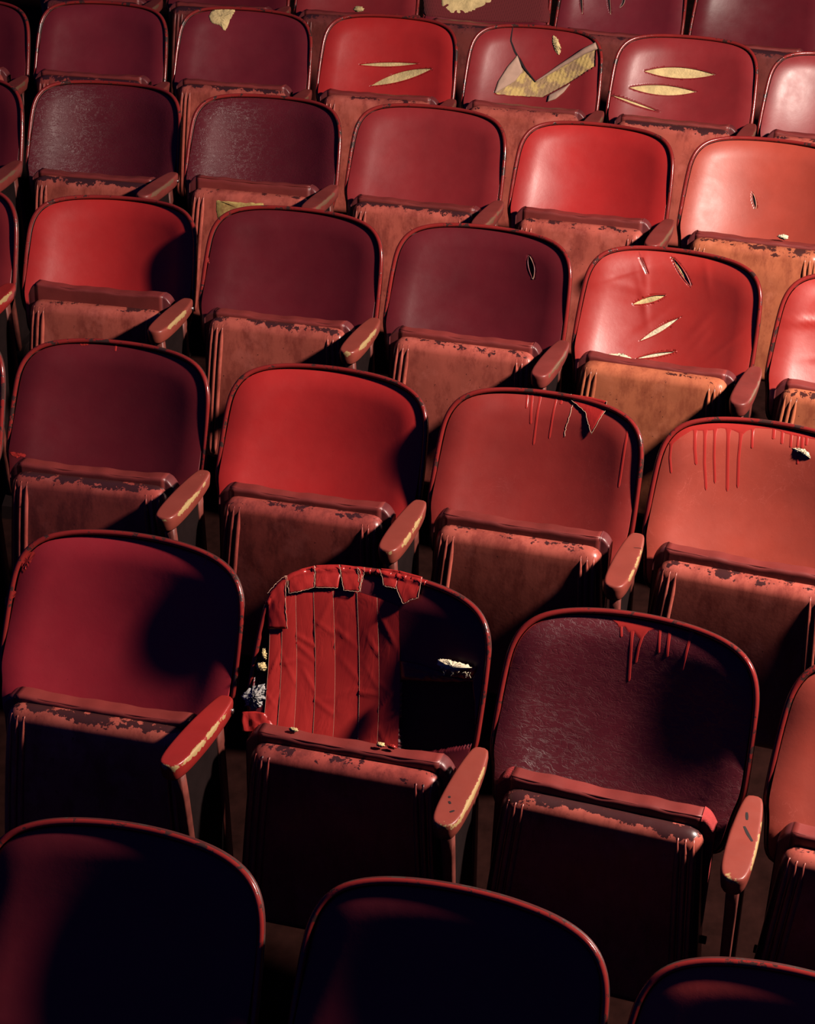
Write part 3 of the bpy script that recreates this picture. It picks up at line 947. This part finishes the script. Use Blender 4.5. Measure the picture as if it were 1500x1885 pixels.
def taped(D, pad, sag):
    rs = np.random.RandomState(11)
    for q, s in enumerate(D['strip']):
        tl, tr, br, bl = [np.array(p) for p in s]
        nu, nv = 9, 60
        V = []
        off = .0016 + (q % 2) * .0009
        ph = rs.uniform(0, 6, 4)
        cre = [(rs.uniform(0, 1), rs.uniform(.1, .95), rs.uniform(-1.1, 1.1), rs.uniform(.02, .06), rs.uniform(.3, 1)) for _ in range(4)]
        for v in np.linspace(0, 1, nv):
            for u in np.linspace(0, 1, nu):
                X = (tl * (1 - u) + tr * u) * (1 - v) + (bl * (1 - u) + br * u) * v
                w = 0
                for cu, cv, an, L, am in cre:
                    du = (u - cu) * .04
                    dv = (v - cv) * .28
                    a = du * math.cos(an) + dv * math.sin(an)
                    b = -du * math.sin(an) + dv * math.cos(an)
                    w += am * .0022 * math.exp(-(a / L) ** 2 - (b / .0035) ** 2)
                w += .0004 * math.sin(v * 9 + ph[0] + 2 * u) + .0011 * math.sin(u * 3.1) 
                V.append((X[0], -off - w, X[1]))
        V = np.array(V)
        V[:, 1] += surf(V[:, [0, 2]], sag, .008)
        F = [(a * nu + b, (a + 1) * nu + b, (a + 1) * nu + b + 1, a * nu + b + 1) for a in range(nv - 1) for b in range(nu - 1)]
        st = mesh('tape_strip', V, F, MAT['tape'], pad)
        # the two long edges
        for col_ in (0,):
            E = V.reshape(nv, nu, 3)[:, col_] + np.array([0, -.0003, 0])
            tv, tf = tube(E[::2], .00025, 5)
            mesh('tape_edge', tv, tf, MAT['thread'], pad)
    for q, s in enumerate(D['wrap']):
        P = np.array(s)
        V, F = patch(P, sag, .0105, .001, n=60, rings=7, edge=.003, seed=q, smooth_it=0, wave=.0005)
        V = np.array(V)
        # where it passes over the bezel it bends back over the top
        d = np.where(inside(V[:, [0, 2]], OUT), dist_poly(V[:, [0, 2]], OUT), 0)
        V[:, 1] += .006 * np.clip(1 - d / .006, 0, 1)
        mesh('tape_patch', V, F, MAT['tape'], pad)
        n = len(P)
        for a in range(n):
            A, B = P[a], P[(a + 1) % n]
            mid = (A + B) / 2
            if dist_poly(mid[None], OUT)[0] < .012 and abs(B[0] - A[0]) > abs(B[1] - A[1]):
                continue
            if rs.rand() < .25:
                continue
            seg = resample(np.array([A, B]), 12) + rs.normal(0, .0006, (12, 2))
            V2, F2 = tube(np.stack([seg[:, 0], surf(seg, sag) - .0111, seg[:, 1]], 1), .0006, 5)
            mesh('frayed_edge', V2, F2, MAT['thread'], pad)
    # tape folded over the rim itself
    for a0, a1 in ((-.238, -.1639), (-.164, -.0889), (-.089, -.0349), (-.035, .0021), (.002, .0391), (.039, .086)):
        P = poly_inset(OUT, .006)
        P = P[(P[:, 1] > .17) & (P[:, 0] >= a0) & (P[:, 0] <= a1)]
        P = P[np.argsort(P[:, 0])]
        if len(P) < 3:
            P = np.array([[a0, .274], [(a0 + a1) / 2, .275], [a1, .274]])
        P = resample(P, 14)
        V, F = tube(np.stack([P[:, 0], base_w(P[:, 0], sag) + .0145, P[:, 1]], 1), .0072 + .0006 * np.sin(np.linspace(0, 9, 14) + a0 * 99), 12, flat=1.4)
        mesh('tape_fold', V, F, MAT['tape'], pad)
    for s in D['void']:
        V, F = patch(s, sag, -.015, 0, n=60, rings=5, smooth_it=0)
        mesh('torn_lining', V, F, MAT['lining'], pad)
    for q, s in enumerate(D['scrap']):
        V, F = patch(s, sag, .003, .003, n=48, rings=6, jag=.0006, edge=.003, seed=q + 4, smooth_it=0, wave=.0012)
        mesh('torn_scrap', V, F, MAT['tape'] if q == 0 else MAT['maroon'], pad)
    V, F = patch(D['lump'][0], sag, .001, .012, n=60, rings=9, jag=.0024, edge=.006, seed=9, wave=.002)
    mesh('wadding', V, F, MAT['grey'], pad)
    V, F = patch(D['gap'][0], sag, -.006, 0, n=50, rings=5, smooth_it=0)
    mesh('torn_lining', V, F, MAT['lining'], pad)
    V, F = patch(D['corner'][0], sag, .004, .002, n=50, rings=7, edge=.003, seed=3, smooth_it=0, wave=.0018)
    mesh('tape_patch', V, F, MAT['tape'], pad)
    # pale tuft on top of the torn piece at the right
    for k in range(10):
        a = np.array([.15 + .007 * k, .118 + rs.uniform(-.006, .006)])
        b = a + rs.uniform(-.012, .012, 2)
        seg = resample(np.array([a, (a + b) / 2 + rs.uniform(-.004, .004, 2), b]), 8)
        V, F = tube(np.stack([seg[:, 0], surf(seg, sag) - .008 - rs.uniform(0, .004, 8), seg[:, 1]], 1), .0006, 5)
        mesh('loose_thread', V, F, MAT['foam_pale'], pad)


# ------------------------------------------------------------------ seats
# backs moved to shade their right side: twist in degrees, then their offset
TWIST = {'C0': (3, -.023, .055, -.0215), 'D0': (2, -.017, .040, -.0128), 'B0': (2, -.0096, .022, -.0106), 'B1': (2, -.0063, .022, -.0106)}
BACK_M = lambda ro, tw=0, ax=0, ay=0, az=0: Matrix.Translation((ax, YB + ay, az)) @ Matrix.Rotation(math.radians(tw), 4, 'Z') @ Matrix.Rotation(-RCL, 4, 'X') @ Matrix.Rotation(ro, 4, 'Y')
PAN_TILT = .07
PANZ = {'O': -.09, 'A': -.030, 'B': -.018, 'C': .000, 'D': -.004, 'E': -.002, 'F': -.02}


def seat(row, i, label, padkey, pankey='pan', crease=0.0, cush='cushion', guss='gusset', top=.012, thick=.046, cr=.010, fold=0.0, panz=0.0):
    key = row + str(i)
    sag = SAG.get(key, .058)
    dx, dz, ro, sc = seat_off(row, i)
    sd = (RI[row] + 2) * 31 + (i + 3) * 7
    rs = random.Random(sd)
    e = thing('theatre_seat', row, i, dx, 0, dz, label, 'theatre seat', {'O': 'seats of the front row', 'A': 'seats of the second row', 'B': 'seats of the third row', 'C': 'seats of the fourth row', 'D': 'seats of the fifth row', 'E': 'seats of the sixth row', 'F': 'seats of the seventh row'}[row])
    BM = BACK_M(ro, *TWIST.get(key, (0,))) @ Matrix.Diagonal((sc, 1, 1, 1))
    D = DET.get(key, {})
    holes = [(lens(s), .0075) for s in D.get('slash', [])]
    if key == 'E3':
        holes.append((np.array(D['void'][0]), .009))
    if key == 'A1':
        holes.append((np.array(D['void'][0]), .018))
        holes.append((np.array(D['gap'][0]), .010))
    V, F = pad_mesh(sag, holes, bool(holes), crease, sd)
    pad = mesh('backrest', V, F, MAT[padkey], e, BM)
    V, F = frame_mesh(sag)
    mesh('back_rim', V, F, MAT['frame'], e, BM)
    V, F = shell_mesh(sag)
    mesh('back_shell', V, F, MAT['shell'], e, BM)
    add_damage(key, pad, sag)
    # folded seat
    PM = Matrix.Translation((0, -.105 + rs.uniform(-.004, .004), PANZ[row] + panz - dz)) @ Matrix.Rotation(-(PAN_TILT + fold), 4, 'X') @ Matrix.Rotation(rs.uniform(-.008, .012), 4, 'Y')
    pan = link('seat_pan', PAN_ME[pankey], e, PM)
    for side in (-1, 1):
        for q in range(3):
            link('rib', RIB_ME[pankey, side, q], pan)
    V, F = build_cushion(top, thick, cr, seed=sd)
    cu = mesh('seat_cushion', V, F, MAT[cush], e, PM)
    for side in (-1, 1):
        V, F = build_gusset(side, top, thick, cr, drop=.012 + rs.uniform(0, .010), ext=.022 + rs.uniform(0, .008))
        g = mesh('corner_gusset', V, F, MAT[guss], cu)
    V, F = tube([(x, .0395, top - .0022 - .004 * (1 - (x / .186) ** 2)) for x in np.linspace(-.186, .186, 24)], .0022, 6)
    mesh('piping', V, F, MAT[cush], cu)
    # hinge bars that carry seat and back
    for z, y in ((-.30, -.08), ):
        for side in (-1, 1):
            V, F = tube([(side * .190, y, z), (side * .222, y, z)], .008, 10)
            mesh('hinge_pin', V, F, MAT['iron'], e)
    return e, pad, pan, cu


def arm(row, i, label, kind='arm', bolt=False):
    k = row + str(i)
    if k in ARMOFF:
        dx, dy, ya = ARMOFF[k]
        dy = min(dy, .004)
    else:
        dx, dy, ya = {'O0': .018, 'O1': .036}.get(k, 0.0), 0.0, .03
    z = {'E': -.012, 'F': -.03}.get(row, 0.0)
    if row == 'E':
        z = (-.045, -.036, -.027, -.021, -.015, -.008, -.004)[min(6, max(0, i + 1))]
    e = thing('armrest_stand', row, i + .5, dx, dy, z, label, 'armrest', 'armrests of the ' + {'O': 'front', 'A': 'second', 'B': 'third', 'C': 'fourth', 'D': 'fifth', 'E': 'sixth', 'F': 'seventh'}[row] + ' row', -ya)
    pad = link('armrest_pad', ARM_ME[kind], e)
    link('front_post', POST_F, e)
    link('rear_post', POST_R, e)
    link('web_panel', WEB, e)
    link('foot', FOOT, e)
    if bolt:
        link('bolt', BOLT, e, Matrix.Translation((.0, -.030, -.006)))
    return e, pad


SEATS = [
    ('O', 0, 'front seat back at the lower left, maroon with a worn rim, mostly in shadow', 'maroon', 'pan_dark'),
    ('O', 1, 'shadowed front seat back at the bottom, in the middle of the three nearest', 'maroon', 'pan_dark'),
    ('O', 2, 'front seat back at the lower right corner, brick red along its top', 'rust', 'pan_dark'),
    ('A', 0, 'plain crimson seat with a half shaded back, left of the taped seat', 'crimson', 'pan'),
    ('A', 1, 'broken seat patched with strips of red tape, stuffing hanging out', 'maroon', 'pan_dark'),
    ('A', 2, 'grained maroon seat with red paint drips along its top, right of the taped seat', 'grain', 'pan'),
    ('A', 3, 'brick red seat cut by the right edge, beside the armrest with two black scuffs', 'brick', 'pan'),
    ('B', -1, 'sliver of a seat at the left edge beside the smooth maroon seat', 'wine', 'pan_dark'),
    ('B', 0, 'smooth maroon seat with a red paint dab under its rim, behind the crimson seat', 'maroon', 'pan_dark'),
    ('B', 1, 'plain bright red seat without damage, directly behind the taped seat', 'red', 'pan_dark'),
    ('B', 2, 'red brown seat with a pointed tape flap hanging from its top rim', 'rust', 'pan'),
    ('B', 3, 'brick seat with long red paint drips and a pale tuft at its right', 'brick', 'pan'),
    ('C', -1, 'edge of a dark red seat cut by the left border in the fourth row', 'mid', 'pan'),
    ('C', 0, 'bright red seat with a deep shadow on its right third, fourth row', 'red', 'pan'),
    ('C', 1, 'plain maroon seat without cuts, between the shaded red seat and the slit maroon one', 'maroon', 'pan'),
    ('C', 2, 'maroon seat with one short vertical slit at its upper right', 'maroon', 'pan'),
    ('C', 3, 'glossy red seat slashed five times with pale stuffing in the cuts', 'gloss', 'pan_ochre'),
    ('C', 4, 'glossy creased red seat at the right edge beside the slashed seat', 'gloss', 'pan_ochre'),
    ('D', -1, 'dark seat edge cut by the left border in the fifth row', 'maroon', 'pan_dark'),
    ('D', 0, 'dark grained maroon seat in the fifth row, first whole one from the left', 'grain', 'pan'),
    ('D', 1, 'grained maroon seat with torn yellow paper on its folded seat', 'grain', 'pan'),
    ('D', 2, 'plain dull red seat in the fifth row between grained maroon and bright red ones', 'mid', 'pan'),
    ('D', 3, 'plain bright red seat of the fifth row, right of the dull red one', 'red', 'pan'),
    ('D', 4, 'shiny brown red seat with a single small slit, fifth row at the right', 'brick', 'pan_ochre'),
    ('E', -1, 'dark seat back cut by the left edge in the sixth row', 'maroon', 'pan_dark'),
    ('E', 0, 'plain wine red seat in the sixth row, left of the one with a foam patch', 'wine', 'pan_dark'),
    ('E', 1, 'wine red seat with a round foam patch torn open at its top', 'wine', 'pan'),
    ('E', 2, 'bright red seat with two long open slashes', 'red', 'pan'),
    ('E', 3, 'red seat torn wide open in a V with curled flaps', 'mid', 'pan'),
    ('E', 4, 'red seat with three slashes showing yellow foam', 'mid', 'pan'),
    ('E', 5, 'scratched shiny seat at the right edge of the sixth row', 'scratched', 'pan'),
    ('F', 0, 'seat at the top left of which only the folded seat and foot show', 'maroon', 'pan_shaded'),
    ('F', 1, 'seat at the top edge behind the one with the foam patch', 'maroon', 'pan_shaded'),
    ('F', 2, 'shiny red seat back cut by the top edge behind the two slash seat', 'mid', 'pan_shaded'),
    ('F', 3, 'corduroy covered seat with crumbling foam at the top edge', 'wine', 'pan_shaded'),
    ('F', 4, 'maroon seat with three short vertical slits at the top edge', 'wine', 'pan_shaded'),
    ('F', 5, 'plain maroon seat at the top right corner with a thin scratch', 'maroon', 'pan_shaded'),
    ('F', 6, 'last sliver of a seat in the top right corner', 'maroon', 'pan_shaded'),
]
EXTRA = {
    'O0': dict(), 'A2': dict(guss='knit', top=.022), 'A3': dict(top=.024), 'B0': dict(top=.018), 'B1': dict(top=.019), 'D0': dict(), 'D1': dict(top=.034, thick=.05, cr=.016, fold=.05), 'C1': dict(), 'E0': dict(),
    'C4': dict(crease=.006), 'C3': dict(crease=.0022),
    'C0': dict(top=.042, cr=.008), 'A0': dict(top=.012), 'A1': dict(cr=.012, top=.020), 'C2': dict(top=.018),
    'D3': dict(top=.026), 'B2': dict(top=.025), 'B3': dict(top=.026),
}
BUILT = {}
for row, i, label, pk, pn in SEATS:
    BUILT[row + str(i)] = seat(row, i, label, pk, pn, **EXTRA.get(row + str(i), {}))

ARMS = [
    ('A', 0, 'clean bright red armrest left of the taped seat, yellow wear on one edge', 'arm_red'),
    ('A', 1, 'chipped orange red armrest between the taped seat and the grained maroon seat', 'arm'),
    ('A', 2, 'armrest with two black scuffs, right of the grained maroon seat', 'arm'),
    ('B', -1, 'armrest at the left edge of the third row', 'arm_dull'),
    ('B', 0, 'armrest between the smooth maroon and the bright red seat, long yellow worn edge', 'arm'),
    ('B', 1, 'armrest between the plain bright red seat and the seat with the tape flap', 'arm'),
    ('B', 2, 'armrest between the tape flap seat and the seat with long drips', 'arm'),
    ('C', -1, 'red armrest cut by the left edge in the fourth row', 'arm_red'),
    ('C', 0, 'armrest right of the shaded bright red seat of the fourth row', 'arm'),
    ('C', 1, 'armrest between the two maroon seats of the fourth row', 'arm'),
    ('C', 2, 'armrest between the slit maroon seat and the five slash seat', 'arm_dull'),
    ('C', 3, 'armrest right of the five slash seat', 'arm_dull'),
    ('D', -1, 'armrest cut by the left edge in the fifth row', 'arm_dull'),
    ('D', 0, 'armrest with a steel bolt between the two grained maroon seats of the fifth row', 'arm_dull'),
    ('D', 1, 'armrest right of the grained maroon seat with yellow paper', 'arm_dull'),
    ('D', 2, 'armrest between the dull red and bright red seats of the fifth row', 'arm_dull'),
    ('D', 3, 'armrest left of the shiny seat with a single slit', 'arm_dull'),
    ('E', -1, 'small armrest at the left edge of the sixth row', 'arm_dull'),
    ('E', 0, 'armrest left of the seat with the foam patch', 'arm_dull'),
    ('E', 1, 'armrest between the foam patch seat and the two slash seat', 'arm_dull'),
    ('E', 2, 'armrest between the two slash seat and the seat torn in a V', 'arm_dull'),
    ('E', 3, 'armrest between the seat torn in a V and the three slash seat', 'arm_dull'),
    ('E', 4, 'armrest between the three slash seat and the scratched seat', 'arm_dull'),
    ('F', 0, 'armrest at the top edge left of the row of cut off seats', 'arm_dull'),
    ('F', 1, 'armrest at the top edge left of the shiny cut off seat back', 'arm_dull'),
    ('F', 2, 'armrest left of the corduroy seat at the top edge', 'arm_dull'),
    ('F', 3, 'armrest right of the corduroy seat at the top edge', 'arm_dull'),
    ('F', 4, 'armrest right of the top seat with three short slits', 'arm_dull'),
    ('F', 5, 'armrest beside the top right corner seat', 'arm_dull'),
]
ABUILT = {}
for row, i, label, kind in ARMS:
    ABUILT[row + str(i)] = arm(row, i, label, kind, bolt=(row + str(i)) in ('D0', 'A0', 'C0'))

# ------------------------------------------------------------------ small details


def flat_mark(name, pad, pts, z, width, mat):
    P = resample(np.array(pts, float), 10)
    T = np.gradient(P, axis=0)
    T /= np.linalg.norm(T, axis=1)[:, None]
    N = np.stack([-T[:, 1], T[:, 0]], 1)
    W = width * (.6 + .4 * np.sin(np.linspace(.2, 3, 10)))
    V = [(*(p + s * w * q), z) for s in (-1, 1) for p, q, w in zip(P, N, W)]
    F = [(i, i + 1, 10 + i + 1, 10 + i) for i in range(9)]
    mesh(name, V, F, mat, pad)


ap = ABUILT['A2'][1]
flat_mark('scuff_mark', ap, [(-.006, -.070), (-.002, -.092)], .0186, .0028, MAT['mark'])
flat_mark('scuff_mark', ap, [(-.004, -.112), (.006, -.132), (.017, -.150)], .0186, .0030, MAT['mark'])
ap = ABUILT['B2'][1]
flat_mark('scuff_mark', ap, [(.006, -.085), (.024, -.082)], .0186, .0010, MAT['mark'])
ap = ABUILT['A1'][1]
for a, b in (((-.008, -.195), (-.003, -.202)), ((.003, -.225), (.010, -.218)), ((-.012, -.180), (-.010, -.186))):
    flat_mark('scuff_mark', ap, [a, b], .0186, .0024, MAT['mark'])


def pan_patch(pan, poly, mat, name, off=.0012, n=48, jag=.001, seed=0):
    rs = np.random.RandomState(seed)
    P = resample(np.array(poly, float), n, True)
    c = P.mean(0)
    P = P + rs.normal(0, jag, P.shape)
    V = []
    for r, o in ((1, -.0005), (.97, off), (.6, off), (.25, off)):
        X = c + (P - c) * r
        V.append(np.stack([X[:, 0], pan_y(X) - o, X[:, 1]], 1))
    V = np.vstack(V + [np.array([[c[0], pan_y(c)[0] - off, c[1]]])])
    F = ring_faces(n, 4) + [(3 * n + k, 3 * n + (k + 1) % n, len(V) - 1) for k in range(n)]
    mesh(name, V, F, mat, pan)


pan_patch(BUILT['D1'][2], [(-.110, -.030), (-.02, -.028), (.05, -.024), (.05, -.045), (.0, -.060), (-.055, -.075), (-.105, -.085)], MAT['paper'], 'torn_paper')


def tuft(parent, c, rad, mat, seed, name='foam_tuft', flat=.6):
    rs = np.random.RandomState(seed)
    V = []
    nu, nv = 18, 10
    for a in range(nv + 1):
        for b in range(nu):
            th, ph = math.pi * a / nv, 2 * math.pi * b / nu
            r = rad * (1 + rs.normal(0, .16))
            V.append((c[0] + r * 1.5 * math.sin(th) * math.cos(ph), c[1] + r * flat * math.sin(th) * math.sin(ph), c[2] + r * .7 * math.cos(th)))
    F = ring_faces(nu, nv + 1)
    mesh(name, V, F, mat, parent)


tuft(BUILT['D4'][3], (.075, .045, .027), .010, MAT['foam_pale'], 3)
tuft(BUILT['F2'][3], (.03, .05, .026), .014, MAT['foam'], 4)
for k, (x, m) in enumerate(((-.118, 'foam'), (.062, 'foam'), (.085, 'drip'))):
    tuft(BUILT['A1'][3], (x, .055, .026), .006, MAT[m], 20 + k, 'tape_scrap' if m == 'drip' else 'foam_tuft', .8)
